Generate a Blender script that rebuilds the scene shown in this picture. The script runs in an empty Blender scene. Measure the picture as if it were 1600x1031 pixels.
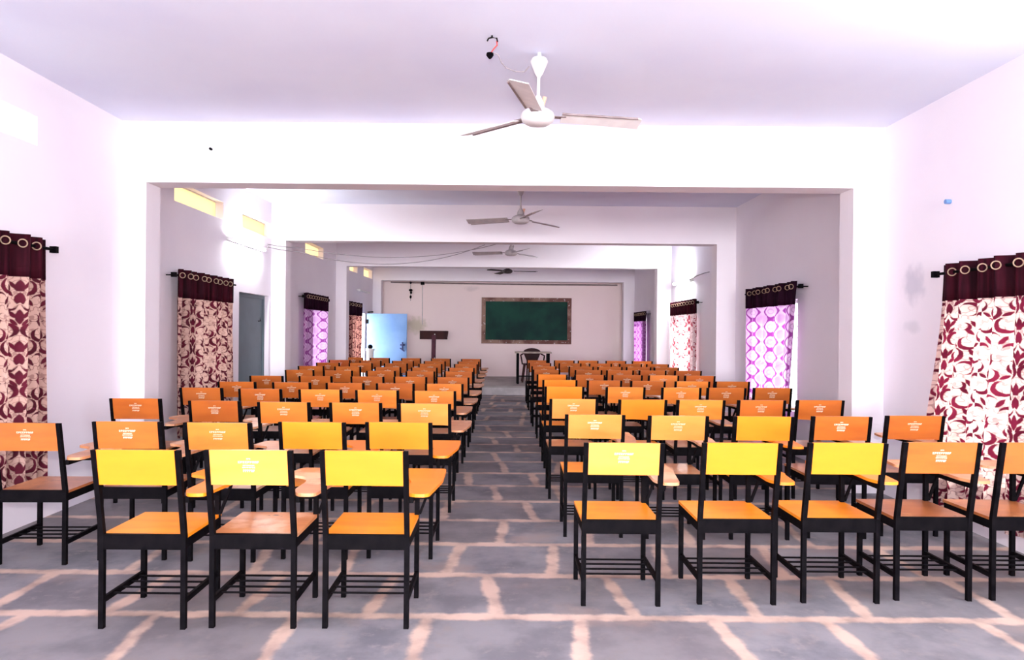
import bpy, bmesh, math, random
from mathutils import Vector, Matrix
random.seed(7)
C = bpy.context.scene.collection
PI = math.pi

# ------------------------------------------------------------------ node helpers
class E:
    """small expression wrapper around shader math nodes"""
    nt = None
    def __init__(s, sock): s.s = sock
    @staticmethod
    def m(op, *a, clamp=False):
        n = E.nt.nodes.new('ShaderNodeMath'); n.operation = op; n.use_clamp = clamp
        for i, v in enumerate(a):
            if isinstance(v, E): E.nt.links.new(v.s, n.inputs[i])
            else: n.inputs[i].default_value = v
        return E(n.outputs[0])
    def __add__(s, o): return E.m('ADD', s, o)
    __radd__ = __add__
    def __sub__(s, o): return E.m('SUBTRACT', s, o)
    def __rsub__(s, o): return E.m('SUBTRACT', o, s)
    def __mul__(s, o): return E.m('MULTIPLY', s, o)
    __rmul__ = __mul__
    def __truediv__(s, o): return E.m('DIVIDE', s, o)
    def __neg__(s): return E.m('MULTIPLY', s, -1.0)
    def abs(s): return E.m('ABSOLUTE', s)
    def cos(s): return E.m('COSINE', s)
    def sin(s): return E.m('SINE', s)
    def fract(s): return E.m('FRACT', s)
    def floor(s): return E.m('FLOOR', s)
    def min(s, o): return E.m('MINIMUM', s, o)
    def max(s, o): return E.m('MAXIMUM', s, o)
def sstep(x, a, b):
    n = E.nt.nodes.new('ShaderNodeMapRange'); n.interpolation_type = 'SMOOTHSTEP'
    n.inputs['From Min'].default_value = a; n.inputs['From Max'].default_value = b
    E.nt.links.new(x.s, n.inputs['Value'])
    return E(n.outputs[0])
def mixc(f, a, b):
    n = E.nt.nodes.new('ShaderNodeMix'); n.data_type = 'RGBA'
    if isinstance(f, E): E.nt.links.new(f.s, n.inputs[0])
    else: n.inputs[0].default_value = f
    for k, v in ((6, a), (7, b)):
        if isinstance(v, tuple): n.inputs[k].default_value = (*v[:3], 1)
        else: E.nt.links.new(v, n.inputs[k])
    return n.outputs[2]
def noise(scale, detail=3, vec=None, rough=.5):
    n = E.nt.nodes.new('ShaderNodeTexNoise')
    n.inputs['Scale'].default_value = scale; n.inputs['Detail'].default_value = detail
    n.inputs['Roughness'].default_value = rough
    if vec is not None: E.nt.links.new(vec, n.inputs['Vector'])
    return E(n.outputs['Fac'])
def pos():
    return E.nt.nodes.new('ShaderNodeNewGeometry').outputs['Position']
def objco():
    return E.nt.nodes.new('ShaderNodeTexCoord').outputs['Object']
def xyz(v):
    n = E.nt.nodes.new('ShaderNodeSeparateXYZ'); E.nt.links.new(v, n.inputs[0])
    return E(n.outputs[0]), E(n.outputs[1]), E(n.outputs[2])
def uvl(name):
    n = E.nt.nodes.new('ShaderNodeUVMap'); n.uv_map = name
    return n.outputs[0]
def scaled(v, s3):
    n = E.nt.nodes.new('ShaderNodeVectorMath'); n.operation = 'MULTIPLY'
    E.nt.links.new(v, n.inputs[0]); n.inputs[1].default_value = s3
    return n.outputs[0]

def new_mat(name, rough=.6, spec=.5, metal=0, coat=0):
    m = bpy.data.materials.new(name); m.use_nodes = True
    E.nt = m.node_tree
    b = m.node_tree.nodes['Principled BSDF']
    b.inputs['Roughness'].default_value = rough
    b.inputs['Specular IOR Level'].default_value = spec
    b.inputs['Metallic'].default_value = metal
    b.inputs['Coat Weight'].default_value = coat
    return m, b
def setc(b, c):
    if isinstance(c, tuple): b.inputs['Base Color'].default_value = (*c[:3], 1)
    else: E.nt.links.new(c, b.inputs['Base Color'])
def bump(b, h, strength=.3, dist=.01):
    n = E.nt.nodes.new('ShaderNodeBump'); n.inputs['Strength'].default_value = strength
    n.inputs['Distance'].default_value = dist
    E.nt.links.new(h.s, n.inputs['Height']); E.nt.links.new(n.outputs[0], b.inputs['Normal'])
def simple(name, c, c2=None, rough=.6, spec=.5, metal=0, scale=8, stretch=(1, 1, 1), coat=0):
    m, b = new_mat(name, rough, spec, metal, coat)
    if c2 is None: c2 = tuple(v * .85 for v in c)
    v = scaled(objco(), stretch)
    setc(b, mixc(sstep(noise(scale, 4, v), .35, .65), c, c2))
    return m

# ------------------------------------------------------------------ materials
def wall_mat(name, base, dark, stains=()):
    m, b = new_mat(name, .85, .2)
    p = pos()
    col = mixc(sstep(noise(.9, 4, p), .35, .75), base, dark)
    x, y, z = xyz(p)
    for (cx, cy, cz, rx, ry, rz, sc, amt) in stains:
        d = E.m('SQRT', ((x - cx) / rx) * ((x - cx) / rx) + ((y - cy) / ry) * ((y - cy) / ry) + ((z - cz) / rz) * ((z - cz) / rz))
        f = sstep(d + (noise(7, 4, p) - .5) * 1.2, 1.0, .25) * amt
        col = mixc(f, col, sc)
    setc(b, col)
    bump(b, noise(60, 3, p), .08, .004)
    return m
WALL = (.86, .81, .86)
WALL2 = (.82, .765, .83)
M = {}
M['wall_l'] = wall_mat('limewash_left', WALL, WALL2, [(-3.45, 4.9, 1.35, .3, .12, .06, (.5, .46, .48), .35)])
M['wall_r'] = wall_mat('limewash_right', WALL, WALL2, [(3.43, 5.9, 1.86, .3, .2, .2, (.42, .42, .5), .5), (3.43, 5.9, 1.5, .3, .15, .08, (.5, .5, .55), .35)])
M['wall_f'] = wall_mat('limewash_front', (.97, .82, .78), (.94, .785, .76), [(-2.4, 19.3, 1.58, .42, .4, .3, (.42, .40, .20), .55), (-.9, 19.3, 2.6, .25, .4, .1, (.5, .42, .42), .3)])
M['frame'] = wall_mat('limewash_frame', (.88, .83, .865), (.85, .80, .84))
M['ceil'] = wall_mat('ceiling_wash', (.76, .79, .92), (.71, .735, .89))
M['black'] = simple('black_painted_steel', (.0022, .0018, .0028), (.005, .004, .005), .6, .04, scale=20)
M['stamp'] = simple('white_stencil_paint', (.95, .88, .70), (.9, .8, .6), .5, scale=60)
M['maroon'] = simple('maroon_header_cloth', (.040, .004, .010), (.014, .002, .005), .7, .05, scale=5, stretch=(1, 8, .3))
M['violet_head'] = simple('dark_plum_header_cloth', (.016, .002, .010), (.008, .001, .006), .7, .05, scale=5, stretch=(1, 8, .3))
M['ring'] = simple('dull_brass_ring', (.42, .29, .19), (.34, .23, .15), .4, metal=.4)
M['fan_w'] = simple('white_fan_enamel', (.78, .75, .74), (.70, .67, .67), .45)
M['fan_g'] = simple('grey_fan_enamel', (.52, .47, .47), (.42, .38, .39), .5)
M['fan_d'] = simple('silhouette_dark_fan_enamel', (.035, .022, .022), (.02, .014, .014), .5)  # far fan's silhouette: shade put into the enamel colour
M['fan_edge'] = simple('fan_trim_brown', (.26, .20, .20), (.2, .15, .15), .5)
M['peach'] = simple('peach_plastic', (.85, .45, .30), None, .5)
M['red'] = simple('red_wire', (.7, .06, .05), None, .5)
M['wire'] = simple('grey_wire', (.32, .28, .30), None, .6)
M['whiteplastic'] = simple('white_plastic', (.8, .8, .78), None, .4)
M['green'] = simple('chalkboard_green', (.010, .062, .042), (.006, .030, .026), .7, .2, scale=1.3)
M['stage'] = simple('stage_cement', (.42, .38, .36), (.33, .30, .28), .8, scale=3)
M['stagew'] = simple('stage_riser', (.62, .58, .58), (.5, .47, .47), .8, scale=5)
M['darkwood'] = simple('dark_reddish_wood', (.050, .014, .014), (.03, .010, .012), .6, .15, scale=6, stretch=(1, 1, .2))
M['postwood'] = simple('plum_wood_post', (.10, .028, .045), (.06, .02, .03), .6, .15)
M['tabletop'] = simple('pale_table_top', (.46, .38, .32), (.36, .29, .25), .7, .1)
M['slate'] = simple('slate_blue_door_paint', (.105, .145, .170), (.085, .115, .14), .55, scale=2)
M['bluepaint'] = simple('sky_blue_door_paint', (.16, .30, .58), (.12, .25, .52), .5, scale=2)
M['darkblue'] = simple('chipped_navy', (.02, .03, .14), None, .6)
M['shutter'] = simple('closed_shutter_grey', (.2, .2, .2), None, .6)

def board_frame():
    m, b = new_mat('peeling_board_frame', .6)
    v = objco()
    c = mixc(sstep(noise(2.2, 4, v), .4, .6), (.13, .035, .022), (.30, .17, .12))
    c = mixc(sstep(noise(16, 3, v), .62, .70), c, (.6, .52, .5))
    setc(b, c); return m
M['bframe'] = board_frame()

def panel_mat(name, c, c2, rough=.32, wear=None, coat=.25):
    m, b = new_mat(name, rough, .5, coat=coat)
    b.inputs['Coat Roughness'].default_value = .38
    oi = E.nt.nodes.new('ShaderNodeObjectInfo')
    n = E.nt.nodes.new('ShaderNodeVectorMath'); n.operation = 'ADD'
    tc = objco(); E.nt.links.new(tc, n.inputs[0])
    cb = E.nt.nodes.new('ShaderNodeCombineXYZ')
    r = E(oi.outputs['Random'])
    for k in range(3): E.nt.links.new((r * (37.0 + k * 11)).s, cb.inputs[k])
    E.nt.links.new(cb.outputs[0], n.inputs[1])
    v = scaled(n.outputs[0], (1.5, 6, 6))
    col = mixc(sstep(noise(2.2, 5, v), .3, .75), c, c2)
    if wear:
        col = mixc(sstep(noise(3.0, 5, n.outputs[0], .6), .50, .62), col, wear[0])
        col = mixc(sstep(noise(14, 4, n.outputs[0], .6), .66, .72), col, wear[1])
    h = E.nt.nodes.new('ShaderNodeHueSaturation')
    E.nt.links.new(col, h.inputs['Color'])
    E.nt.links.new((r * .22 + .89).s, h.inputs['Value'])
    setc(b, h.outputs[0])
    return m
YEL = panel_mat('yellow_painted_board', (1.0, .262, .008), (1.0, .24, .006), .42, coat=.05)
PAL = panel_mat('varnished_board_painted_sheen', (1.0, .335, .060), (1.0, .29, .042), .36)  # orange varnish paled: flash sheen put into the base colour
ORG = panel_mat('orange_varnished_board', (.60, .150, .014), (.50, .112, .011), .36)
LOR = panel_mat('varnished_board_faint_painted_sheen', (.90, .27, .030), (.78, .21, .023), .36)  # orange varnish lightened: weaker flash sheen put into the colour
YOR = panel_mat('amber_seat_board', (1.0, .33, .008), (.95, .26, .006), .42, coat=.08)
TAN = panel_mat('worn_tan_seat_board', (.62, .26, .09), (.5, .18, .06), .38, wear=((.72, .42, .24), (.18, .07, .03)))
BRN = panel_mat('brown_seat_board', (.46, .15, .04), (.34, .10, .03), .3, wear=((.58, .24, .09), (.12, .04, .02)))
SAL = panel_mat('salmon_wood_tablet', (.68, .30, .13), (.52, .20, .085), .4, wear=((.85, .48, .28), (.3, .1, .05)))

def floor_mat():
    m, b = new_mat('stone_slabs_and_mortar', .62, .3)
    a, bb, _ = xyz(uvl('lo')); c, d, _ = xyz(uvl('hi')); r1, r2, _ = xyz(uvl('rnd'))
    e = a.min(bb).min(c.min(d))
    p = pos()
    e2 = e + (noise(5, 4, p) - .5) * .07 + (noise(22, 4, p, .65) - .5) * .030
    mk = sstep(e2, .018, .052)
    st = mixc(sstep(noise(2.5, 5, p, .6), .35, .68), (.265, .258, .280), (.135, .138, .162))
    st = mixc(sstep(noise(9, 5, p, .65), .52, .70), st, (.26, .24, .245))
    st = mixc(r1 * .55, st, (.16, .135, .135))
    st = mixc(sstep(noise(1.6, 4, p), .56, .72) * .55, st, (.33, .235, .20))
    mo = mixc(sstep(noise(5, 5, p), .35, .7), (.60, .44, .36), (.36, .26, .22))
    setc(b, mixc(mk, mo, st))
    bump(b, mk * .6 + noise(25, 4, p) * .4, .35, .006)
    return m
M['floor'] = floor_mat()

def translucent_cloth(m, b, col, trans=.45):
    nt = m.node_tree
    t = nt.nodes.new('ShaderNodeBsdfTranslucent'); mx = nt.nodes.new('ShaderNodeMixShader')
    nt.links.new(col, t.inputs['Color'])
    mx.inputs[0].default_value = trans
    nt.links.new(b.outputs[0], mx.inputs[1]); nt.links.new(t.outputs[0], mx.inputs[2])
    nt.links.new(mx.outputs[0], nt.nodes['Material Output'].inputs['Surface'])

def damask(name, ground, motif, W=.42, H=.52, sparse=0.0, trans=.45):
    m, b = new_mat(name, .75, .2)
    u, v, _ = xyz(uvl('cloth'))
    cu = u / W
    odd = (cu.floor() * .5).fract() * 2.0            # 0 or 1
    x = (cu.fract() - .5).abs() * W                  # mirrored 0..W/2
    y = ((v / H + odd * .5).fract() - .5) * H
    def circ(cx, cy, r):
        return E.m('SQRT', (x - cx) * (x - cx) + (y - cy) * (y - cy)) - r
    def cres(cx, cy, r, dx, dy, r2):
        return circ(cx, cy, r).max(-circ(cx + dx, cy + dy, r2))
    def lens(x0, y0, x1, y1, w):
        # leaf between two points as lens of two circles
        mx_, my_ = (x0 + x1) / 2, (y0 + y1) / 2
        L = math.hypot(x1 - x0, y1 - y0) / 2
        R = (L * L + w * w) / (2 * w); k = R - w
        nx, ny = -(y1 - y0) / (2 * L), (x1 - x0) / (2 * L)
        return circ(mx_ + nx * k, my_ + ny * k, R).max(circ(mx_ - nx * k, my_ - ny * k, R))
    s = W / .42
    shapes = [cres(.055, .115, .048, -.012, .012, .038), cres(.120, .03, .055, .014, .012, .044),
              cres(.05, -.06, .050, .016, -.008, .040), cres(.150, -.13, .046, -.012, -.014, .036),
              cres(.165, .165, .040, .004, .014, .031), cres(.075, -.19, .034, .010, .008, .026),
              lens(0, -.02, 0, .085, .020), lens(.012, .02, .05, .075, .013), lens(.008, -.03, .045, .02, .012),
              lens(.012, .12, .0, .20, .018), lens(.03, .175, .07, .225, .013), lens(.10, .09, .15, .12, .012),
              lens(.175, .02, .21, -.08, .014), lens(.09, -.10, .13, -.04, .013), lens(0, -.24, 0, -.13, .022),
              lens(.012, -.20, .05, -.14, .012), lens(.13, -.22, .20, -.20, .014), lens(.19, .08, .21, .14, .010)]
    if sparse: shapes = shapes[::2]
    d = shapes[0]
    for q in shapes[1:]: d = d.min(q)
    pv = scaled(uvl('cloth'), (1, 1, 1))
    cb = E.nt.nodes.new('ShaderNodeCombineXYZ'); E.nt.links.new(x.s, cb.inputs[0]); E.nt.links.new(y.s, cb.inputs[1])
    sc_ = noise(17, 1, cb.outputs[0]); lines_ = sstep((sc_ - .5).abs(), .035, .018)
    ground0 = mixc(lines_ * .75, ground, tuple(g * .4 + k * .6 for g, k in zip(ground, motif)))
    d = d + (noise(40, 2, pv) - .5) * .010
    f = sstep(d, .0035, -.0035)
    mot = mixc(sstep(noise(6, 2, pv), .4, .6), motif, tuple(k * .6 for k in motif))
    col = mixc(f, ground0, mot)
    # woven stripes at the seam under the header
    setc(b, col); translucent_cloth(m, b, col, trans)
    return m
def ogee(name, light, dark, W=.20, H=.19, trans=.6):
    m, b = new_mat(name, .75, .2)
    u, v, _ = xyz(uvl('cloth'))
    f = (u * (2 * PI / W)).cos() + (v * (2 * PI / H)).cos() * .78
    line = sstep((f - .15).abs(), .38, .22)
    ring = sstep((f - 1.45).abs(), .18, .08)
    neg = sstep(f, -.2, -1.2)
    pv = uvl('cloth')
    mid = tuple((a * .45 + c * .55) for a, c in zip(light, dark))
    col = mixc(neg * .75, light, mid)
    col = mixc(ring * .7, col, mid)
    col = mixc(sstep(noise(3.5, 2, pv), .45, .60) * .45, col, mid)
    col = mixc(line, col, dark)
    setc(b, col); translucent_cloth(m, b, col, trans)
    return m
M['damask'] = damask('damask_crimson_on_cream', (.78, .58, .52), (.17, .010, .035), .32, .42, 0, .5)
M['damask_d'] = damask('dark_damask_crimson_on_tan', (.56, .36, .30), (.10, .006, .020), .30, .42, 0, .28)
M['damask_s'] = damask('damask_red_on_salmon', (.78, .40, .33), (.16, .02, .03), .36, .42)
M['damask_w'] = damask('damask_red_on_white', (.88, .72, .72), (.45, .04, .08), .36, .42, 1)
M['ogee'] = ogee('violet_ogee_cloth', (.82, .56, .82), (.30, .05, .30))
M['ogee2'] = ogee('violet_ogee_cloth_fine', (.70, .34, .72), (.26, .04, .27), .17, .17)

def emit(name, c, s):
    m, b = new_mat(name, .5)
    setc(b, (.9, .9, .9)); b.inputs['Emission Color'].default_value = (*c, 1); b.inputs['Emission Strength'].default_value = s
    return m
M['tube_on'] = emit('lit_fluorescent_tube', (.95, .98, 1.0), 330)
M['tube_on2'] = emit('lit_fluorescent_tube_dimmer', (.95, .98, 1.0), 210)
def frosted():
    m, b = new_mat('daylight_tinted_pane', .7, .2)
    t = m.node_tree.nodes.new('ShaderNodeBsdfTranslucent'); t.inputs['Color'].default_value = (.85, .69, .45, 1)  # tint stands in for the sunlit yellow outdoors beyond the opening
    mx = m.node_tree.nodes.new('ShaderNodeMixShader'); mx.inputs[0].default_value = .85
    setc(b, (.7, .64, .5))
    l = m.node_tree.links; l.new(b.outputs[0], mx.inputs[1]); l.new(t.outputs[0], mx.inputs[2])
    l.new(mx.outputs[0], m.node_tree.nodes['Material Output'].inputs['Surface'])
    return m
M['frost'] = frosted()
M['frost_w'] = frosted(); M['frost_w'].name = 'daylight_white_pane'
for n_ in M['frost_w'].node_tree.nodes:
    if n_.type == 'BSDF_TRANSLUCENT': n_.inputs['Color'].default_value = (.95, .95, .95, 1)

# ------------------------------------------------------------------ mesh helpers
def obj(name, bm, mat, parent=None, bevel=0, smooth=False):
    if bevel:
        bmesh.ops.bevel(bm, geom=[e for e in bm.edges if e.calc_face_angle(0) > .5], offset=bevel, segments=2, affect='EDGES', profile=.6)
    bmesh.ops.recalc_face_normals(bm, faces=bm.faces)
    me = bpy.data.meshes.new(name); bm.to_mesh(me); bm.free()
    me.materials.append(mat)
    if smooth:
        for p in me.polygons: p.use_smooth = True
        try: me.set_sharp_from_angle(angle=math.radians(40))
        except Exception: pass
    o = bpy.data.objects.new(name, me); C.objects.link(o)
    if parent is not None: o.parent = parent
    return o
def B(): return bmesh.new()
def box(bm, x0, x1, y0, y1, z0, z1, mat=None):
    vs = [bm.verts.new((x, y, z)) for x in (x0, x1) for y in (y0, y1) for z in (z0, z1)]
    for f in ((0, 1, 3, 2), (4, 6, 7, 5), (0, 4, 5, 1), (2, 3, 7, 6), (0, 2, 6, 4), (1, 5, 7, 3)):
        bm.faces.new([vs[i] for i in f])
    return bm
def beam(bm, a, b, w, h, up=(0, 0, 1)):
    """box section bar from a to b"""
    a, b = Vector(a), Vector(b); d = (b - a).normalized(); up = Vector(up)
    if abs(d.dot(up)) > .99: up = Vector((0, 1, 0))
    s = d.cross(up).normalized(); t = s.cross(d).normalized()
    vs = []
    for p in (a, b):
        for i, j in ((-1, -1), (1, -1), (1, 1), (-1, 1)): vs.append(bm.verts.new(p + s * (i * w / 2) + t * (j * h / 2)))
    bm.faces.new(vs[:4]); bm.faces.new(vs[4:][::-1])
    for i in range(4): bm.faces.new((vs[i], vs[(i + 1) % 4], vs[4 + (i + 1) % 4], vs[4 + i]))
    return bm
def tube(bm, pts, r, n=10, caps=True):
    pts = [Vector(p) for p in pts]; rs = r if isinstance(r, (list, tuple)) else [r] * len(pts)
    rings = []; ref = None
    for i, p in enumerate(pts):
        d = (pts[min(i + 1, len(pts) - 1)] - pts[max(i - 1, 0)]).normalized()
        if ref is None: ref = Vector((0, 0, 1)) if abs(d.z) < .9 else Vector((1, 0, 0))
        s = d.cross(ref).normalized(); t = s.cross(d).normalized()
        rings.append([bm.verts.new(p + (s * math.cos(2 * PI * k / n) + t * math.sin(2 * PI * k / n)) * rs[i]) for k in range(n)])
    for A, D in zip(rings, rings[1:]):
        for k in range(n): bm.faces.new((A[k], A[(k + 1) % n], D[(k + 1) % n], D[k]))
    if caps: bm.faces.new(rings[0][::-1]); bm.faces.new(rings[-1])
    return bm
def lathe(bm, prof, cx=0, cy=0, n=24):
    rings = []
    for r, z in prof:
        rings.append([bm.verts.new((cx + r * math.cos(2 * PI * k / n), cy + r * math.sin(2 * PI * k / n), z)) for k in range(n)])
    for A, D in zip(rings, rings[1:]):
        for k in range(n): bm.faces.new((A[k], A[(k + 1) % n], D[(k + 1) % n], D[k]))
    bm.faces.new(rings[0][::-1]); bm.faces.new(rings[-1])
    return bm
def prism(bm, poly, f0, f1):
    """poly list of 2-D points, f0/f1 map (u,v)->xyz for both faces"""
    a = [bm.verts.new(f0(*p)) for p in poly]; b = [bm.verts.new(f1(*p)) for p in poly]
    bm.faces.new(a[::-1]); bm.faces.new(b)
    n = len(poly)
    for i in range(n): bm.faces.new((a[i], a[(i + 1) % n], b[(i + 1) % n], b[i]))
    return bm
def rounded(poly, r=.03, n=4):
    out = []
    m = len(poly)
    for i, p in enumerate(poly):
        p = Vector(p); a = Vector(poly[i - 1]); b = Vector(poly[(i + 1) % m])
        ra = min(r, (a - p).length * .45); rb = min(r, (b - p).length * .45)
        A = p + (a - p).normalized() * ra; D = p + (b - p).normalized() * rb
        for k in range(n + 1):
            t = k / n; q = A * (1 - t) ** 2 + p * 2 * t * (1 - t) + D * t * t
            out.append((q.x, q.y))
    return out
def thing(name, label, cat, loc=(0, 0, 0), rz=0, group=None):
    o = bpy.data.objects.new(name, None); C.objects.link(o); o.empty_display_size = .1
    o.location = loc; o.rotation_euler = (0, 0, rz); return tag(o, label, cat, group)
def tag(o, label, cat, group=None):
    o['label'] = label; o['category'] = cat
    if group: o['group'] = group
    return o
def struct(o, label=None):
    o['kind'] = 'structure'
    if label: o['label'] = label
    return o
def torus(bm, c, R, r, axis='x', n=20, m=8):
    rings = []
    for i in range(n):
        a = 2 * PI * i / n
        ring = []
        for j in range(m):
            b = 2 * PI * j / m; q = R + r * math.cos(b)
            u, v, w = q * math.cos(a), q * math.sin(a), r * math.sin(b)
            P = (w, u, v) if axis == 'x' else (u, w, v)
            ring.append(bm.verts.new((c[0] + P[0], c[1] + P[1], c[2] + P[2])))
        rings.append(ring)
    for i in range(n):
        for j in range(m):
            bm.faces.new((rings[i][j], rings[(i + 1) % n][j], rings[(i + 1) % n][(j + 1) % m], rings[i][(j + 1) % m]))
    return bm

# ------------------------------------------------------------------ dimensions
XL, XR, ZC = -3.45, 3.43, 3.30
Y0, Y1 = -14.0, 19.3
H, F, VX, VY = 1.43, 1100.0, 787.0, 518.0

# ------------------------------------------------------------------ floor: slabs laid in courses
def build_floor():
    lines = [3.53 + .6 * k for k in range(-29, 22)]
    lines = [l + (0 if 2.9 < l < 7 else random.uniform(-.03, .03)) for l in lines]
    lines[0] = Y0 - .1
    fixed = {2.93: [-2.4, -1.7, -1.03, -.38, .37, 1.08, 1.63, 2.4, 3.1], 3.53: [-2.6, -1.95, -1.3, -.65, -.05, .64, 1.31, 1.88, 2.6],
             4.13: [-2.2, -1.5, -.95, -.30, .32, 1.0, 1.7, 2.5], 4.73: [-1.9, -1.3, -.7, 0, .62, 1.3, 2.1], 5.33: [-2.2, -1.1, -.45, .22, .9, 1.6, 2.3],
             5.93: [-1.7, -.75, -.06, .5, 1.2]}
    bm = B(); L1, L2, L3 = (bm.loops.layers.uv.new(n) for n in ('lo', 'hi', 'rnd'))
    rows = []
    for y0, y1 in zip(lines, lines[1:]):
        xs = None
        for k, v in fixed.items():
            if abs(k - y0) < .12: xs = [XL - .1] + v + [XR + .1]
        if xs is None:
            xs = [XL - .1]; 
            while xs[-1] < XR - .4: xs.append(xs[-1] + random.uniform(.5, .86))
            xs.append(XR + .1)
        sl = [0] + [random.uniform(-.04, .04) for _ in xs[1:-1]] + [0]
        for i in range(len(xs) - 1):
            a0, a1 = xs[i] - sl[i], xs[i] + sl[i]; b0, b1 = xs[i + 1] - sl[i + 1], xs[i + 1] + sl[i + 1]
            N = 4
            for q in range(N):
                t0, t1 = q / N, (q + 1) / N
                pts = []
                for s_, t_ in ((0, t0), (1, t0), (1, t1), (0, t1)):
                    xa = a0 + (a1 - a0) * t_; xb = b0 + (b1 - b0) * t_; yy = y0 + (y1 - y0) * t_
                    pts.append(((xb if s_ else xa), yy, (xb - xa) * s_, yy - y0, (xb - xa) * (1 - s_), y1 - yy))
                f = bm.faces.new([bm.verts.new((p[0], p[1], 0)) for p in pts])
                r = (i * 7.31 + y0 * 3.17) % 1.0
                for lp, p in zip(f.loops, pts):
                    lp[L1].uv = (p[2], p[3]); lp[L2].uv = (p[4], p[5]); lp[L3].uv = (r, 1 - r)
    bmesh.ops.remove_doubles(bm, verts=bm.verts, dist=1e-5)
    # thickness under the slabs
    box(bm, XL - .1, XR + .1, Y0 - .1, lines[-1], -.12, -.004)
    o = obj('floor', bm, M['floor']); return struct(o, 'grey stone slab floor with wide pinkish mortar joints')
build_floor()

# ------------------------------------------------------------------ shell
def wall_with_holes(name, x0, x1, holes, mat):
    bm = B()
    ys = sorted({Y0, Y1} | {h[0] for h in holes} | {h[1] for h in holes})
    for a, b in zip(ys, ys[1:]):
        mid = (a + b) / 2; zs = [(-.12, 0)]
        hs = sorted((h[2], h[3]) for h in holes if h[0] < mid < h[1])
        z = -.12
        for (h0, h1) in hs:
            if h0 > z + 1e-4: box(bm, x0, x1, a, b, z, h0)
            z = h1
        box(bm, x0, x1, a, b, z, ZC + .1)
    return struct(obj(name, bm, mat))
vents = [(3.8, 5.19), (7.35, 8.63), (9.26, 10.38), (12.2, 13.42), (15.45, 16.55), (17.3, 18.4)]
lholes = [(a, b, 2.77, 2.985) for a, b in vents]
lholes += [(9.17, 10.34, -.12, 1.92), (16.85, 17.48, .20, 1.85)]
lwins = [(4.1, 5.05), (7.62, 8.72), (12.35, 13.42), (15.7, 16.55)]
lholes += [(a, b, .65, 1.85) for a, b in lwins]
# rear-of-doorway sill for the slate door keeps the floor slab closed
rwins = [(4.45, 5.30), (8.22, 9.62), (12.52, 14.05), (16.9, 17.95)]
rholes = [(a, b, .52, 1.84) for a, b in rwins]
wall_with_holes('wall_left', XL - .2, XL, lholes, M['wall_l'])
wall_with_holes('wall_right', XR, XR + .2, rholes, M['wall_r'])
struct(obj('wall_front', box(B(), XL - .2, XR + .2, Y1, Y1 + .2, -.12, ZC + .1), M['wall_f']))
struct(obj('wall_back', box(B(), XL - .2, XR + .2, Y0 - .2, Y0, -.12, ZC + .1), M['wall_l']))
struct(obj('ceiling', box(B(), XL, XR, Y0, Y1, ZC, ZC + .12), M['ceil']))
struct(obj('doorstep', box(B(), XL - .2, XL, 9.17, 10.34, -.12, -.005), M['stage']))
FR = [6.35, 10.42, 14.45, 18.5]
for i, y in enumerate(FR):
    bm = B()
    t = .26
    L, R = -3.235, 3.145
    pts = [(XL, 0), (L, 0), (L, 2.75), (R, 2.75), (R, 0), (XR, 0), (XR, ZC), (XL, ZC)]
    z0 = .20 if i == 3 else 0
    pts = [(a, max(b, z0)) for a, b in pts]
    prism(bm, pts, lambda u, v: (u, y, v), lambda u, v: (u, y + t, v))
    struct(obj('portal_frame', bm, M['frame'], bevel=.006), 'white plastered columns and beam crossing the hall')
# stage
bm = B(); box(bm, XL, XR, 15.9, Y1, 0, .2)
st = struct(obj('stage', bm, M['stage'], bevel=.008), 'low cement stage in front of the chalkboard')
bm = B(); box(bm, XL, XR, 15.885, 15.9, .0, .165); obj('riser', bm, M['stagew'], st)

# added ventilator panes, tinted to stand in for the daylight outside
for i, (a, b) in enumerate(vents):
    e = bpy.data.objects.new('window_%d' % (i + 1), None); C.objects.link(e); e.location = (XL - .1, (a + b) / 2, 2.88); struct(e, 'high ventilator window with daylight-tinted pane')
    L = (b - a) / 2
    obj('pane', box(B(), -.004, .004, -L, L, -.108, .104), M['frost'] if i else M['frost_w'], e)
    if i: obj('window_frame', box(box(B(), -.02, .02, -L, L, -.111, -.095), -.02, .02, -L, L, .095, .105), M['whiteplastic'], e)
# left shuttered windows / right open windows behind the curtains
n = 7
for (a, b) in lwins:
    e = bpy.data.objects.new('window_%d' % n, None); C.objects.link(e); e.location = (XL - .1, (a + b) / 2, 1.25); struct(e, 'window behind curtain'); n += 1
    L = (b - a) / 2
    bm = B()
    for yy in (-L + .02, 0, L - .02): box(bm, -.02, .02, yy - .02, yy + .02, -.6, .6)
    box(bm, -.02, .02, -L, L, -.6, -.56); box(bm, -.02, .02, -L, L, .56, .6)
    obj('window_frame', bm, M['whiteplastic'], e)
for (a, b) in rwins:
    e = bpy.data.objects.new('window_%d' % n, None); C.objects.link(e); e.location = (XR + .1, (a + b) / 2, 1.18); struct(e, 'window behind curtain'); n += 1
    L = (b - a) / 2
    bm = B()
    for yy in (-L + .02, 0, L - .02): box(bm, -.02, .02, yy - .02, yy + .02, -.66, .66)
    box(bm, -.02, .02, -L, L, -.66, -.62); box(bm, -.02, .02, -L, L, .62, .66)
    obj('window_frame', bm, M['whiteplastic'], e)
    bm = B()
    for k in range(1, 9):
        z = -.62 + k * 1.24 / 9
        tube(bm, [(0.03, -L, z), (0.03, L, z)], .006, 6)
    obj('grille', bm, M['whiteplastic'], e)

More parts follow.
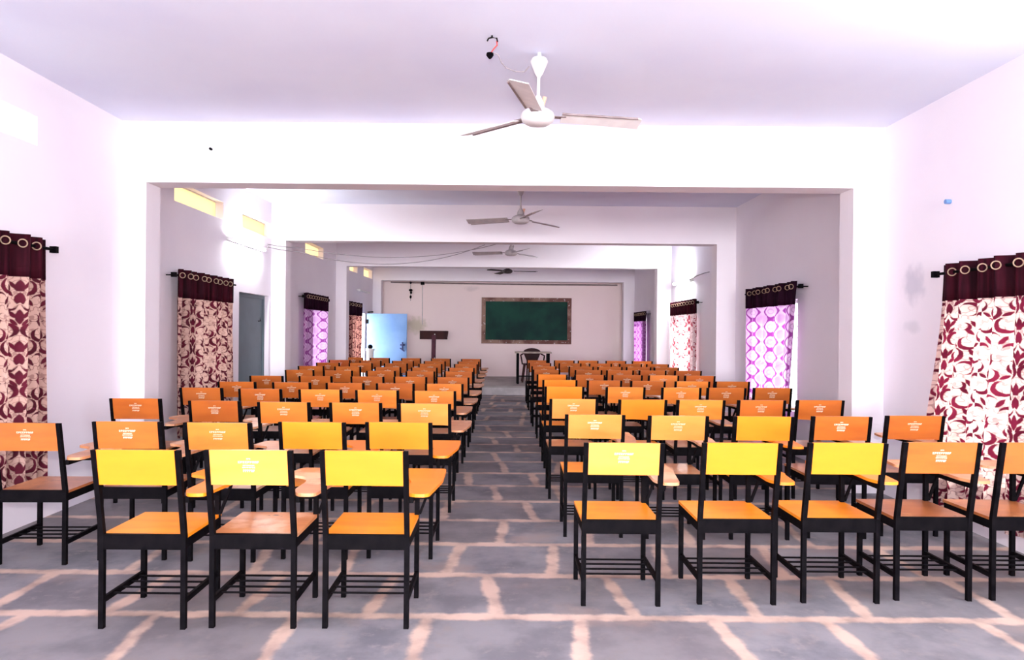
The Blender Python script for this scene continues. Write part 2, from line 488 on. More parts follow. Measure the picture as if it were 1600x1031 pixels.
# slate door in the left wall
d = bpy.data.objects.new('door_1', None); C.objects.link(d); d.location = (XL - .085, 9.755, 0); struct(d, 'slate blue door in the left wall between curtain and column')
bm = B(); box(bm, -.035, 0, -.585, .585, .002, 1.90); obj('door_leaf', bm, M['slate'], d)
bm = B(); box(bm, 0, .02, -.585, -.54, .002, 1.92); box(bm, 0, .02, .54, .585, .002, 1.92); box(bm, 0, .02, -.54, .54, 1.87, 1.92)
obj('door_frame', bm, M['slate'], d)
bm = B(); tube(bm, [(.0, .38, 1.55), (.03, .38, 1.55), (.03, .38, 1.62)], .008); obj('handle', bm, M['black'], d)
# open sky blue door near the stage
d = bpy.data.objects.new('door_2', None); C.objects.link(d); d.location = (-3.40, 17.5, .2); d.rotation_euler = (0, 0, math.radians(-2)); struct(d, 'open sky blue door leaf at the left of the stage')
bm = B(); box(bm, 0, 1.0, -.018, .018, .012, 1.65); obj('door_leaf', bm, M['bluepaint'], d, bevel=.004)
bm = B()
for z in (.25, 1.4): box(bm, -.02, .04, -.03, -.018, z, z + .1)
obj('hinge', bm, M['black'], d)
bm = B(); box(bm, .84, .96, -.035, -.018, .86, .90); tube(bm, [(.90, -.04, .74), (.90, -.05, .95)], .018)
tube(bm, [(.84, -.03, .80), (.95, -.045, .72)], .016); obj('door_bolt', bm, M['darkblue'], d)
bm = B(); tube(bm, [(.02, -.03, 1.68), (.16, -.03, 1.69)], .018); obj('door_closer', bm, M['black'], d)

# ------------------------------------------------------------------ curtains
def curtain(side, ya, yb, ztop, zhead, zbot, folds, fab, head, label, group, taper=(0, 0), bulge=None, rod_ext=(.06, .06), finials=(1, 1)):
    X = (XL + .10) if side < 0 else (XR - .10)
    inw = 1 if side < 0 else -1
    w = yb - ya
    root = thing('curtain', label, 'curtain', (X, ya, 0), 0, group)
    ph = random.uniform(0, 1)
    def P(u, z):
        q = (ztop - z) / (ztop - zbot)
        amp = .042 * (1 - .25 * q) * (1 + .35 * math.sin(3.1 * u * folds + ph * 6))
        th = 2 * PI * folds * u + .5 * math.sin(2 * q + 5 * u)
        xo = amp * math.sin(th)
        y = u * w + .010 * math.cos(th) 
        y += taper[0] * q * (1 - u) + taper[1] * q * u
        if bulge: xo += bulge(u, q)
        return (inw * xo, y, z)
    def sheet(z0, z1, nz, nu, off=0):
        bm = B(); uv = bm.loops.layers.uv.new('cloth')
        G = []
        for j in range(nz + 1):
            z = z0 + (z1 - z0) * j / nz
            row = []
            for i in range(nu + 1):
                u = i / nu; p = P(u, z); row.append((bm.verts.new((p[0] + inw * off, p[1], p[2])), u * w * 1.35, z))
            G.append(row)
        for j in range(nz):
            for i in range(nu):
                q = (G[j][i], G[j][i + 1], G[j + 1][i + 1], G[j + 1][i])
                f = bm.faces.new([t[0] for t in q])
                for lp, t in zip(f.loops, q): lp[uv].uv = (t[1], t[2])
        return bm
    nu = folds * 14
    o = obj('drape', sheet(zbot, zhead, 22, nu), M[fab], root, smooth=True)
    o = obj('header', sheet(zhead - .01, ztop, 4, nu, .003), M[head], root, smooth=True)
    md = o.modifiers.new('s', 'SOLIDIFY'); md.thickness = .004
    for k in range(folds):
        u = (k + .12) / folds
        u = min(max(u, .02), .98)
        p = P(u, ztop - .065)
        bm = B(); torus(bm, (0, 0, 0), .027, .0045, 'x', 18, 6)
        g = obj('ring', bm, M['ring'], root, smooth=True)
        g.location = (p[0] + inw * .012, p[1] - .014, p[2]); g.rotation_euler = (0, 0, -inw * .8)
    zr = ztop - .065
    rod = thing('curtain_rod', 'black rod of the ' + label.split(',')[0], 'curtain rod', (X, ya, zr), 0, None)
    bm = B(); tube(bm, [(0, -rod_ext[0], 0), (0, w + rod_ext[1], 0)], .011, 12); obj('rod', bm, M['black'], rod, smooth=True)
    if finials[0]: obj('finial', box(B(), -.024, .024, -rod_ext[0] - .035, -rod_ext[0], -.024, .024), M['black'], rod, bevel=.004)
    if finials[1]: obj('finial', box(B(), -.024, .024, w + rod_ext[1], w + rod_ext[1] + .035, -.024, .024), M['black'], rod, bevel=.004)
    for yy in (-rod_ext[0] * .6, w + rod_ext[1] * .6):
        bm = B(); beam(bm, (0, yy, 0), (-inw * .10, yy, 0), .012, .012); obj('bracket', bm, M['black'], rod)
    return root
gc = 'printed curtains hung over the side windows'
curtain(-1, 3.85, 5.16, 2.075, 1.79, .33, 8, 'damask_d', 'maroon', 'crimson damask curtain nearest on the left wall, cut by the photo edge', gc)
curtain(-1, 7.22, 8.72, 2.045, 1.76, .30, 9, 'damask_d', 'maroon', 'dark crimson damask curtain on the left wall beside the slate door', gc, finials=(1, 0))
curtain(-1, 11.85, 13.35, 2.06, 1.79, .30, 9, 'ogee', 'violet_head', 'violet ogee patterned curtain on the left wall', gc)
curtain(-1, 15.12, 16.5, 2.06, 1.77, .33, 8, 'damask_s', 'violet_head', 'salmon red curtain on the left wall near the blue door', gc, finials=(0, 0))
def bl(u, q): return max(0, math.sin(min(q * 1.15, 1) * PI * .55)) * .11 * (max(0, u - .05) ** .6) * (1 if q > 0 else 0) * min(1, q * 1.6)
curtain(1, 4.15, 5.36, 1.965, 1.70, .15, 7, 'damask', 'maroon', 'large bright crimson damask curtain nearest on the right wall', gc, bulge=bl)
curtain(1, 7.98, 9.65, 2.035, 1.78, .12, 9, 'ogee', 'violet_head', 'violet ogee patterned curtain on the right wall in the second bay', gc, taper=(.30, .0), finials=(1, 0))
curtain(1, 12.2, 14.02, 2.03, 1.78, .30, 9, 'damask_w', 'maroon', 'sunlit white curtain with small red motifs under the right tube light', gc, finials=(1, 0))
curtain(1, 16.45, 17.85, 1.94, 1.72, .33, 8, 'ogee2', 'violet_head', 'violet curtain farthest along the right wall near the stage', gc, finials=(0, 0))

# ------------------------------------------------------------------ chairs
T = .024
def chair_bms():
    d = {}
    def rear(s):
        bm = B(); x = s * .195
        pts = [(0, 0), (0, .44), (-.075, .863)]
        for (y0, z0), (y1, z1) in zip(pts, pts[1:]):
            pass
        v = []
        for (y, z) in pts:
            v.append([bm.verts.new((x + a * T / 2, y + b * T / 2, z)) for a, b in ((-1, -1), (1, -1), (1, 1), (-1, 1))])
        for A, D in zip(v, v[1:]):
            for k in range(4): bm.faces.new((A[k], A[(k + 1) % 4], D[(k + 1) % 4], D[k]))
        bm.faces.new(v[0][::-1]); bm.faces.new(v[-1])
        return bm
    def front(s):
        return box(B(), s * .195 - T / 2, s * .195 + T / 2, .38, .38 + T, 0, .43 if s < 0 else .632)
    d['rear'] = rear; d['front'] = front
    return d
CB = chair_bms()
TAB = rounded([(.215, -.03), (.30, -.03), (.34, .30), (.335, .60), (.06, .60), (.03, .42), (.15, .36), (.185, .24), (.178, .05)], .035)
def glyphs(bm, y, z):
    random.seed(11)
    rows = [(.100, .011, z + .020, 9), (.055, .006, z + .004, 8), (.062, .006, z - .006, 8), (.056, .012, z - .022, 6)]
    rows.append((.02, .006, z + .036, 3))
    for (w, h, zc, n) in rows:
        cw = w / n
        for i in range(n):
            x = -w / 2 + i * cw
            k = random.choice((0, 1, 2))
            def q(x0, x1, z0, z1):
                def yy(zz): return -.075 * (zz - .44) / .423 - .0093
                vs = [bm.verts.new((a, yy(b_) , b_)) for a, b_ in ((x0, z0), (x1, z0), (x1, z1), (x0, z1))]
                bm.faces.new(vs)
            q(x, x + cw * .3, zc - h / 2, zc + h / 2)
            if k == 0: q(x + cw * .5, x + cw * .8, zc - h / 2, zc + h / 2)
            q(x, x + cw * .8, zc + h / 2 - h * .3, zc + h / 2)
            if k == 1: q(x, x + cw * .8, zc - h / 2, zc - h / 2 + h * .3)
            if k == 2: q(x, x + cw * .7, zc - h * .15, zc + h * .15)
    return bm
def yb(z): return -.075 * (z - .44) / .423
def make_chair(kind):
    back, seat, tab, stamp = KINDS[kind]
    t = thing('tablet_chair', 'x', 'chair')
    bl_ = M['black']
    # seat
    bm = B(); box(bm, -.205, .205, .012, .42, .430, .446); obj('seat', bm, seat, t, bevel=.004)
    # backrest, slightly bowed board between the posts
    bm = B(); N = 8
    front, rearv = [], []
    for j, z in enumerate((.695, .780, .864)):
        for i in range(N + 1):
            x = -.184 + .368 * i / N; bow = .006 * (1 - (x / .184) ** 2)
            front.append(bm.verts.new((x, yb(z) + .008 + bow, z))); rearv.append(bm.verts.new((x, yb(z) - .008, z)))
    W_ = N + 1
    for j in range(2):
        for i in range(N):
            a = j * W_ + i
            bm.faces.new((front[a], front[a + 1], front[a + 1 + W_], front[a + W_])); bm.faces.new((rearv[a], rearv[a + W_], rearv[a + 1 + W_], rearv[a + 1]))
    for i in range(N):
        bm.faces.new((front[i], rearv[i], rearv[i + 1], front[i + 1])); a = 2 * W_ + i
        bm.faces.new((front[a], front[a + 1], rearv[a + 1], rearv[a]))
    for j in range(2):
        for c in (0, N):
            a = j * W_ + c; bm.faces.new((front[a], front[a + W_], rearv[a + W_], rearv[a]))
    br = obj('backrest', bm, back, t, bevel=.002)
    if stamp:
        bm = glyphs(B(), 0, .787); s = obj('stamp', bm, M['stamp'], br); s['label'] = 'white stencilled stamp'
    for s in (-1, 1): obj('leg', CB['rear'](s), bl_, t)
    for s in (-1, 1): obj('leg', CB['front'](s), bl_, t)
    bm = B()
    box(bm, -.183, .183, -.010, .0115, .378, .449); box(bm, -.183, .183, .382, .402, .39, .429)
    for s in (-1, 1): box(bm, s * .195 - .011, s * .195 + .011, .012, .38, .385, .4295)
    obj('seat_frame', bm, bl_, t)
    for s in (-1, 1):
        bm = B(); box(bm, s * .195 - .008, s * .195 + .008, .012, .38, .118, .146); obj('side_rail', bm, bl_, t)
    bm = B()
    for y in (.09, .17, .25, .33): tube(bm, [(-.19, y, .135), (.19, y, .135)], .0055, 6)
    obj('book_rack', bm, bl_, t)
    bm = B(); prism(bm, TAB, lambda u, v: (u, v, .636), lambda u, v: (u, v, .652)); tb = obj('writing_tablet', bm, tab, t)
    bm = B(); box(bm, .20, .225, -.02, .56, .606, .634); box(bm, .20, .30, .40, .42, .606, .634); box(bm, .22, .31, .10, .12, .612, .634)
    beam(bm, (.21, .39, .45), (.27, .39, .61), .014, .014)
    obj('tablet_bracket', bm, bl_, tb)
    return t
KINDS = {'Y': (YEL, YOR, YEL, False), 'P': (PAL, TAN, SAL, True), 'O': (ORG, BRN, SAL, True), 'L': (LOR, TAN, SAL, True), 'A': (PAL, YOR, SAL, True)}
PROTO = {}
def copy_tree(o, parent=None):
    c = o.copy(); C.objects.link(c); c.parent = parent
    for ch in list(o.children): copy_tree(ch, c)
    return c
# pixel spans of backrests, per row from the aisle out: (x_left, x_right, y_top, kind)
LEFT = [
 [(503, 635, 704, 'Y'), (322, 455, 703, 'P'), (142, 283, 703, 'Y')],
 [(571, 676, 659, 'Y'), (435, 541, 659, 'Y'), (287, 394, 660.5, 'L'), (143, 254, 658.5, 'O'), (-15, 92, 662, 'O')],
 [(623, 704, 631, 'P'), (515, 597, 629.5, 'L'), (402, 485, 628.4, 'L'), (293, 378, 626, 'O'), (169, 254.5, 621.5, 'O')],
 [(645, 712, 611.5, 'L'), (555.5, 623, 610, 'L'), (466, 535, 608.7, 'L'), (372, 441, 607.3, 'O'), (279.5, 350, 604.6, 'O')],
 [(664.5, 724, 600, 'L'), (588, 647, 599, 'O'), (509, 569, 598.3, 'O'), (425, 486, 597.2, 'O'), (340, 400, 596, 'O')],
 [(682, 732.5, 589.5, 'O'), (615.5, 667, 588.7, 'O'), (548.5, 600, 588.5, 'O'), (467, 519.5, 587.5, 'O'), (390, 442.5, 587, 'O')],
 [(695, 739, 580.8, 'O'), (634.5, 679, 580.3, 'O'), (573, 617.5, 579.5, 'O'), (505, 551, 578.8, 'O'), (445, 491, 577.3, 'O')],
 [(701, 741, 575, 'O'), (643, 683, 574.4, 'O'), (585.5, 626, 573.6, 'O'), (523, 563.5, 572.5, 'O'), (464.7, 507, 571, 'O')],
 [(710, 746, 569, 'O'), (654, 691, 568.5, 'O'), (600, 637, 567.7, 'O'), (545, 582, 567, 'O'), (494, 531, 566.2, 'O')],
 [(715, 749, 565, 'O'), (662, 696.6, 564.3, 'O'), (612, 647, 563.7, 'O'), (561.5, 596, 563, 'O'), (513, 548.5, 562, 'O')],
 [(720.5, 752, 561, 'O'), (673.5, 704.6, 560.3, 'O'), (627, 658, 559.6, 'O'), (578, 609, 559, 'O'), (536.5, 568, 558, 'O')],
]
RIGHT = [
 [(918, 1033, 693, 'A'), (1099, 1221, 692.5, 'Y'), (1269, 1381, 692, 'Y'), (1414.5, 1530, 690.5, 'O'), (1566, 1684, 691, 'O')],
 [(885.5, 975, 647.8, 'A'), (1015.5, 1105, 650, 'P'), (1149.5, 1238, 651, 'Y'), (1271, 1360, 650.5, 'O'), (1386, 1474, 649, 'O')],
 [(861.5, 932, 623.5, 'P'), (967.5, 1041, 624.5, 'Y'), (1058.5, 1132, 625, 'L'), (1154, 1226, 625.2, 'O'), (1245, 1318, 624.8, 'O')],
 [(852.8, 911, 604, 'Y'), (948, 1007, 605, 'L'), (1036, 1093.5, 606, 'L'), (1106.5, 1163.5, 606, 'O'), (1178, 1236, 605.5, 'O')],
 [(849.5, 900, 593.5, 'Y'), (918, 971, 594.5, 'O'), (986.5, 1038.6, 595.3, 'O'), (1056, 1108, 596, 'L'), (1118.6, 1170, 596, 'O')],
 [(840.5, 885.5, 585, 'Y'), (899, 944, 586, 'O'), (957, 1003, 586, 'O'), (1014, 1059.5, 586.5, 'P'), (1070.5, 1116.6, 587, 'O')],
 [(833.5, 874, 577.5, 'O'), (899, 939.8, 578, 'O'), (948.5, 989.5, 578.4, 'O'), (999, 1040.5, 579, 'O'), (1054.5, 1095.5, 579.3, 'O')],
 [(831, 869, 572, 'O'), (889.5, 926.5, 572.7, 'O'), (934.5, 971.5, 573.2, 'O'), (979.5, 1016.5, 573.7, 'O'), (1023, 1059.5, 574.2, 'O')],
 [(826.5, 860.5, 567, 'O'), (874, 907.5, 567.5, 'O'), (921.5, 955, 568, 'O'), (968.5, 1002, 568.6, 'O'), (1010.5, 1044, 569, 'O')],
 [(823, 855, 563, 'O'), (866, 897.5, 563, 'O'), (903.5, 934.5, 563.3, 'O'), (947, 978, 563.8, 'O'), (988, 1019, 564.2, 'O')],
]
ORD = ['first', 'second', 'third', 'fourth', 'fifth', 'sixth', 'seventh', 'eighth', 'ninth', 'tenth', 'eleventh']
DESC = {'Y': 'plain yellow tablet chair', 'P': 'pale yellow tablet chair with white stamp', 'A': 'bright pale sheen-tinted tablet chair with white stamp', 'L': 'sheen-tinted orange tablet chair with white stamp', 'O': 'orange tablet chair with white stamp'}
def unroll(x, y): return x + (y - VY) * .0087, y - (x - VX) * .0087
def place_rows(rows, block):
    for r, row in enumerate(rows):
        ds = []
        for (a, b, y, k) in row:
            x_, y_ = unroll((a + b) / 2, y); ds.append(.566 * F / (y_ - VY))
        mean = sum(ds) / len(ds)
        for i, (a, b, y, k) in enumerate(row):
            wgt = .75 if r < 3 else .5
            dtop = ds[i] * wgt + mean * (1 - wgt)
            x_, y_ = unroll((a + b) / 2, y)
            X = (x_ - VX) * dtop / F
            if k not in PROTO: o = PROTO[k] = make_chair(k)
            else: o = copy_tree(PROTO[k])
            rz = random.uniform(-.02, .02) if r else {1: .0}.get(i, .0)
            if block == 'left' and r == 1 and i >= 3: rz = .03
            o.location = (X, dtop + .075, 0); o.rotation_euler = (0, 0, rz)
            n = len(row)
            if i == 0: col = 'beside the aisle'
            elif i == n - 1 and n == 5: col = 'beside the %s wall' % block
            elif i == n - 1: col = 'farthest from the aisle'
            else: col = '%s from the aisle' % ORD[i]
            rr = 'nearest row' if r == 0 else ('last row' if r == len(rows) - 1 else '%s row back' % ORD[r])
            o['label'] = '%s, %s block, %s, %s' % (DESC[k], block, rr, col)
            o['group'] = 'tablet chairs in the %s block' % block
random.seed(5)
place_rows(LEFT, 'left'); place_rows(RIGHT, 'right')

# ------------------------------------------------------------------ ceiling fans
def fan(x, y, zh, angs, mat, label, edge, pitch=.2, R=.70):
    t = thing('ceiling_fan', label, 'fan', (x, y, zh), 0, 'ceiling fans along the hall')
    top = ZC - zh
    if edge and R > .69 and pitch < 0: t.rotation_euler = (0, .02, 0)
    obj('canopy', lathe(B(), [(.012, top - .165), (.028, top - .14), (.060, top - .06), (.050, top - .04), (.015, top - .03), (.012, top)]), mat, t, smooth=True)
    obj('downrod', lathe(B(), [(.011, .05), (.011, top - .16)], n=12), mat, t, smooth=True)
    obj('lower_canopy', lathe(B(), [(.045, .055), (.040, .09), (.016, .135)], n=16), mat, t, smooth=True)
    obj('motor', lathe(B(), [(.02, -.062), (.075, -.055), (.105, -.035), (.115, -.005), (.108, .02), (.08, .04), (.03, .058)]), mat, t, smooth=True)
    bm = B(); tube(bm, [(.03, .0, .07), (.045, 0, .13)], .014, 8); obj('capacitor', bm, M['peach'] if edge else mat, t, smooth=True)
    for a in angs:
        a = math.radians(a)
        bm = B(); beam(bm, (.08, 0, 0), (.19, 0, .0), .05, .006)
        poly = [(.16, -.052), (R - .03, -.066), (R, -.05), (R, .066), (.16, .058)]
        sp, cp = math.sin(pitch), math.cos(pitch)
        b2 = B(); prism(b2, poly, lambda u, v: (u, v * cp, v * sp - .003 - .02 * (u - .1)), lambda u, v: (u, v * cp, v * sp + .003 - .02 * (u - .1)))
        bd = obj('blade', b2, mat, t); bd.rotation_euler = (0, 0, a)
        k = obj('blade_iron', bm, M['fan_edge'], bd)
        b3 = B(); beam(b3, (.16, -.053 * cp, -.053 * sp - .005), (R - .03, -.067 * cp, -.067 * sp - .017), .012, .012); obj('blade_trim', b3, M['fan_edge'] if edge else mat, bd)
    return t
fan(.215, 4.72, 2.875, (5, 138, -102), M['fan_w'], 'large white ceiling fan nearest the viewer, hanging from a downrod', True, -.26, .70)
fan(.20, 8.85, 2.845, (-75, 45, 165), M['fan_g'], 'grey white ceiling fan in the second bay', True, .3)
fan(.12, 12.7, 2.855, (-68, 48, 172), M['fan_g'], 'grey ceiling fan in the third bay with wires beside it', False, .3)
fan(.08, 16.4, 2.84, (-8, 112, 232), M['fan_d'], 'silhouette-dark ceiling fan farthest from the viewer', False, .1)

# ------------------------------------------------------------------ tube lights
def tubelight(x, y0, y1, z, inw, lit, label):
    t = thing('tube_light', label, 'light', (x, (y0 + y1) / 2, z), 0, 'tube lights on the side walls')
    L = (y1 - y0) / 2
    bm = B(); box(bm, min(0, inw * .035), max(0, inw * .035), -L, L, -.022, .022); obj('batten', bm, M['whiteplastic'], t, bevel=.003)
    for s in (-1, 1):
        bm = B(); box(bm, min(inw * .035, inw * .085), max(inw * .035, inw * .085), s * L - .015, s * L + .015, -.028, .02); obj('end_holder', bm, M['whiteplastic'], t)
    bm = B(); tube(bm, [(inw * .065, -L + .015, 0), (inw * .065, L - .015, 0)], .014, 12)
    obj('tube', bm, M[lit] if lit else M['whiteplastic'], t, smooth=True)
    return t
tubelight(XL, 8.75, 9.95, 2.56, 1, 'tube_on2', 'lit white tube light glaring on the left wall above the slate door')
tubelight(XR, 12.75, 13.95, 2.40, -1, 'tube_on', 'lit white tube light glaring on the right wall above the white curtain')
tubelight(XL, 16.5, 17.7, 2.38, 1, False, 'unlit tube light on the left wall above the open blue door')
tubelight(XR, 2.45, 3.65, 2.56, -1, 'tube_on', 'assumed unseen lit white tube light on the right wall just outside the view')  # lamp assumed from the glow on the near wall, added out of view
for y in (-3, -8.5):  # added unseen fill lamps to raise the ambient light
    for (x, i_) in ((XL, 1), (XR, -1)):
        tubelight(x, y, y + 1.2, 2.56, i_, 'tube_on', 'added unseen fill tube on the %s wall of the hall part behind the viewer, %s one' % ('left' if i_ > 0 else 'right', 'nearer' if y > -5 else 'farther'))
def wire(name, pts, r, mat, label, cat='wire', group=None):
    bm = B(); tube(bm, pts, r, 6); return tag(obj(name, bm, mat, smooth=True), label, cat, group)
def sag(a, b, s, n=24):
    a, b = Vector(a), Vector(b)
    return [a.lerp(b, i / n) - Vector((0, 0, 4 * s * (i / n) * (1 - i / n))) for i in range(n + 1)]
wire('hanging_cable', sag((-3.36, 9.98, 2.64), (-3.1, 10.55, 2.66), .01, 4)[:-1] + sag((-3.1, 10.55, 2.66), (-.05, 12.6, 3.02), .20), .006, M['wire'], 'thin grey cable sagging from the left tube light to the third fan, upper one')
wire('hanging_cable', sag((-3.36, 9.98, 2.60), (-3.1, 10.55, 2.60), .01, 4)[:-1] + sag((-3.1, 10.55, 2.60), (-.35, 12.6, 2.98), .26), .006, M['wire'], 'thin grey cable sagging from the left tube light to the third fan, lower one')
wire('wall_wire', [(3.35, 12.72, 2.40), (3.38, 12.3, 2.44), (3.40, 11.9, 2.455), (3.405, 11.7, 2.45)], .009, M['wire'], 'short grey wire at the near end of the right tube light')
# lamp holder on the ceiling near the first fan
t = thing('lamp_holder', 'small black lamp holder hanging by red wire from the ceiling', 'lamp holder', (-.09, 4.45, ZC), 0)
bm = B(); tube(bm, [(-.03, 0, -.035), (-.022, 0, -.018), (0, 0, -.012), (.03, 0, -.016), (.035, 0, -.04)], .005, 8); tube(bm, [(0, 0, 0), (0, 0, -.014)], .006); obj('hook', bm, M['black'], t, smooth=True)
bm = B(); tube(bm, [(.03, 0, -.035), (.033, 0, -.06), (.015, 0, -.08), (.0, 0, -.10), (-.005, 0, -.115)], .004, 8); obj('red_wire', bm, M['red'], t, smooth=True)
bm = B(); lathe(bm, [(.008, -.108), (.022, -.112), (.024, -.125), (.012, -.142), (.004, -.148)], -.012, 0, 14); obj('socket', bm, M['black'], t, smooth=True)
wire('fan_wire', [(-.085, 4.45, 3.19), (-.05, 4.46, 3.185), (-.03, 4.5, 3.15), (.0, 4.55, 3.135), (.06, 4.6, 3.13), (.12, 4.66, 3.15), (.155, 4.7, 3.2)], .0035, M['wire'], 'thin wire looping from the lamp holder to the nearest fan')
# hooks and plugs hanging by the stage
t = thing('hanging_plugs', 'string of dark plugs hanging under the last beam at left', 'plugs', (-2.47, 18.63, 2.75))
bm = B(); tube(bm, [(0, 0, 0), (0, 0, -.53)], .006, 6); obj('cord', bm, M['wire'], t)
for (x, z, w, h) in ((0, -.245, .055, .03), (.01, -.31, .03, .035), (0, -.425, .03, .04), (-.0, -.05, .03, .03)):
    bm = B(); lathe(bm, [(w * .5, z - h), (w, z), (w * .6, z + h)], x, 0, 10); obj('plug', bm, M['black'], t)
t = thing('conduit', 'thin pale conduit running down the chalkboard wall from a dark box', 'conduit', (-2.23, Y1, 2.75))
bm = B(); tube(bm, [(0, -.012, -.02), (0, -.012, -1.15)], .010, 8); obj('pipe', bm, M['stagew'], t)
obj('junction_box', box(B(), -.05, .05, -.05, 0, -.06, .02), M['black'], t)
wire('wall_cable', [(-3.1, Y1 - .02, 2.755), (-1.2, Y1 - .02, 2.735), (.9, Y1 - .02, 2.725), (3.1, Y1 - .02, 2.725)], .022, M['fan_edge'], 'long dark cable running across the top of the chalkboard wall', 'cable')
tag(obj('wall_peg', lathe(B(), [(.018, -.02), (.018, .02)], n=10), M['bluepaint']), 'tiny teal peg high on the right wall', 'peg')
o = bpy.data.objects['wall_peg']; o.rotation_euler = (0, PI / 2, 0); o.location = (XR - .02, 5.42, 2.46)
tag(obj('wall_nail', lathe(B(), [(.012, -.015), (.012, .015)], n=10), M['black']), 'tiny dark nail on the nearest white beam', 'nail')
o = bpy.data.objects['wall_nail']; o.rotation_euler = (PI / 2, 0, 0); o.location = (-2.65, 6.335, 3.05)
# hooks on ceiling near the fans
k = 0
for (x, y) in ((-.02, 8.75), (-.19, 8.8), (-.25, 12.45), (-.14, 12.5)):
    bm = B(); tube(bm, [(0, 0, 0), (0, 0, -.05), (.02, 0, -.08), (.04, 0, -.06)], .010, 6)
    o = obj('ceiling_hook', bm, M['black']); o.location = (x, y, ZC)
    tag(o, ['small dark ceiling hook just left of the second fan', 'small dark ceiling hook farther left of the second fan', 'small dark ceiling hook farther left of the third fan', 'small dark ceiling hook just left of the third fan'][k], 'hook', 'ceiling hooks'); k += 1

# ------------------------------------------------------------------ chalkboard, lectern, desk, chair
t = thing('chalkboard', 'dark green chalkboard with peeling brown wooden frame on far wall', 'chalkboard', (.62, Y1, 1.73))
obj('board', box(B(), -1.13, 1.13, -.03, -.0, -.535, .535), M['green'], t)
bm = B()
for b_ in ((-1.23, 1.23, .525, .63), (-1.23, 1.23, -.63, -.525)): box(bm, b_[0], b_[1], -.055, 0, b_[2], b_[3])
for s in (-1, 1): box(bm, min(s * 1.12, s * 1.23), max(s * 1.12, s * 1.23), -.052, -.001, -.53, .53)
obj('board_frame', bm, M['bframe'], t, bevel=.006)
t = thing('lectern', 'dark reddish wooden lectern on a slim post, left of chalkboard', 'lectern', (-1.67, 16.9, .2))
bm = B(); beam(bm, (0, -.09, 1.10), (0, .16, 1.22), .66, .03); obj('desk_panel', bm, M['darkwood'], t)
bm = B(); box(bm, -.33, .33, -.125, -.10, 1.03, 1.235); obj('front_board', bm, M['darkwood'], t, bevel=.004)
bm = B(); beam(bm, (0, -.16, .03), (.01, -.145, 1.14), .10, .05); obj('post', bm, M['postwood'], t)
bm = B(); beam(bm, (.035, -.195, .03), (.03, -.140, 1.16), .025, .02); obj('post_highlight', bm, M['whiteplastic'], t)  # pale strip added as a painted highlight along the post
bm = B(); box(bm, -.25, .25, -.3, .1, 0, .04); obj('base', bm, M['darkwood'], t, bevel=.004)
t = thing('teacher_desk', 'small table with pale top and dark legs on the stage', 'table', (.70, 16.75, .2))
obj('table_top', box(B(), -.43, .43, -.27, .27, .725, .755), M['tabletop'], t, bevel=.003)
for sx in (-1, 1):
    for sy in (-1, 1):
        bm = B(); box(bm, sx * .36 - .028, sx * .36 + .028, sy * .22 - .028, sy * .22 + .028, 0, .725); obj('leg', bm, M['black'], t)
bm = B()
for s in (-1, 1): box(bm, s * .36 - .012, s * .36 + .012, -.19, .19, .16, .19)
box(bm, -.348, .348, -.012, .012, .16, .19); obj('stretcher', bm, M['black'], t)
t = thing('wooden_armchair', 'dark round-backed wooden chair behind the table on stage', 'chair', (.71, 17.30, .2))
def backshape():
    bm = B(); pts = [(-.13, .50), (.13, .50), (.22, .72)] + [(.22 * math.cos(a), .72 + .105 * math.sin(a)) for a in [PI * k / 12 for k in range(1, 12)]] + [(-.22, .72)]
    return prism(bm, pts, lambda u, v: (u, .20 + .1 * (v - .5) , v), lambda u, v: (u, .225 + .1 * (v - .5), v))
obj('backrest', backshape(), M['darkwood'], t)
obj('seat', box(B(), -.23, .23, -.24, .2, .42, .45), M['darkwood'], t, bevel=.01)
for sx in (-1, 1):
    for sy in (-1, 1):
        bm = B(); beam(bm, (sx * .25, sy * .24, 0), (sx * .19, sy * .19, .43), .035, .035); obj('leg', bm, M['darkwood'], t)
    bm = B(); tube(bm, [(sx * .19, .22, .70), (sx * .27, .12, .66), (sx * .29, -.1, .65), (sx * .28, -.2, .62), (sx * .25, -.22, .44)], .018, 8); obj('armrest', bm, M['darkwood'], t, smooth=True)
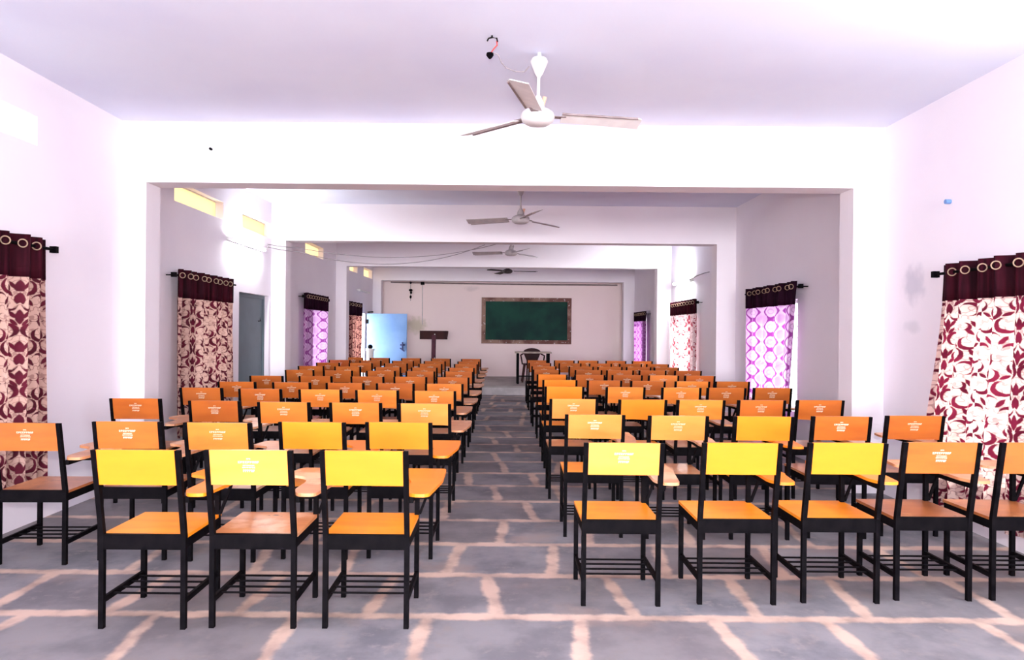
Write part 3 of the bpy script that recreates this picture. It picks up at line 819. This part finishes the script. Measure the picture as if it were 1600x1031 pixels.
# white stand with dark pot before the blue door
t = thing('white_stand', 'slim white stand in front of the open blue door', 'stand', (-3.22, 17.0, .2))
obj('pedestal', lathe(B(), [(.10, 0), (.10, .03), (.085, .06), (.085, .72), (.11, .76), (.11, .79)], n=20), M['whiteplastic'], t, smooth=True)
o = tag(obj('round_pot', lathe(B(), [(.03, 0), (.055, .015), (.062, .05), (.045, .085), (.025, .10)], n=16), M['black'], smooth=True), 'small round dark pot on the white stand by the blue door', 'pot')
o.location = (-3.22, 17.0, .99)

# ------------------------------------------------------------------ lights
def light(name, kind, energy, loc, rot=(0, 0, 0), color=(1, 1, 1), **kw):
    l = bpy.data.lights.new(name, kind); l.energy = energy; l.color = color
    for k_, v_ in kw.items(): setattr(l, k_, v_)
    o = bpy.data.objects.new(name, l); C.objects.link(o); o.location = loc; o.rotation_euler = rot
    return o
light('camera_flash', 'POINT', 400, (0.02, -.05, 1.66), color=(1, .965, .93), shadow_soft_size=.05)
light('rear_fill', 'AREA', 2150, (0, Y0 + .05, 1.65), (PI / 2, 0, 0), (.95, .97, 1), shape='RECTANGLE', size=5.5, size_y=2.2)  # added fill light behind the viewer; the rear wall has no opening
light('sun', 'SUN', 9.0, (8, 8, 6), (0, math.radians(52), math.radians(-12)), (1, .96, .9), angle=.02)
light('door_daylight', 'AREA', 30, (XL - .17, 17.15, 1.05), (0, math.radians(-90), math.radians(8)), (1, .93, .86), shape='RECTANGLE', size=1.6, size_y=.55)
w = bpy.data.worlds.new('sky'); bpy.context.scene.world = w; w.use_nodes = True
bg = w.node_tree.nodes['Background']
bg.inputs[0].default_value = (.92, .96, 1.0, 1); bg.inputs[1].default_value = 4.0

# ------------------------------------------------------------------ camera
cam = bpy.data.cameras.new('camera'); co = bpy.data.objects.new('camera', cam); C.objects.link(co)
cam.sensor_width = 36; cam.sensor_fit = 'HORIZONTAL'; cam.lens = F / 1600 * 36
cam.shift_x = (800 - VX) / 1600; cam.shift_y = (VY - 515.5) / 1600
co.matrix_world = Matrix.Translation((0, 0, H)) @ Matrix.Rotation(PI / 2, 4, 'X') @ Matrix.Rotation(math.radians(.5), 4, 'Z')
cam.clip_start = .05
sc = bpy.context.scene; sc.camera = co
sc.view_settings.view_transform = 'Standard'; sc.view_settings.look = 'None'
sc.view_settings.exposure = 0.22; sc.view_settings.gamma = 1
sc.cycles.max_bounces = 8; sc.cycles.diffuse_bounces = 5
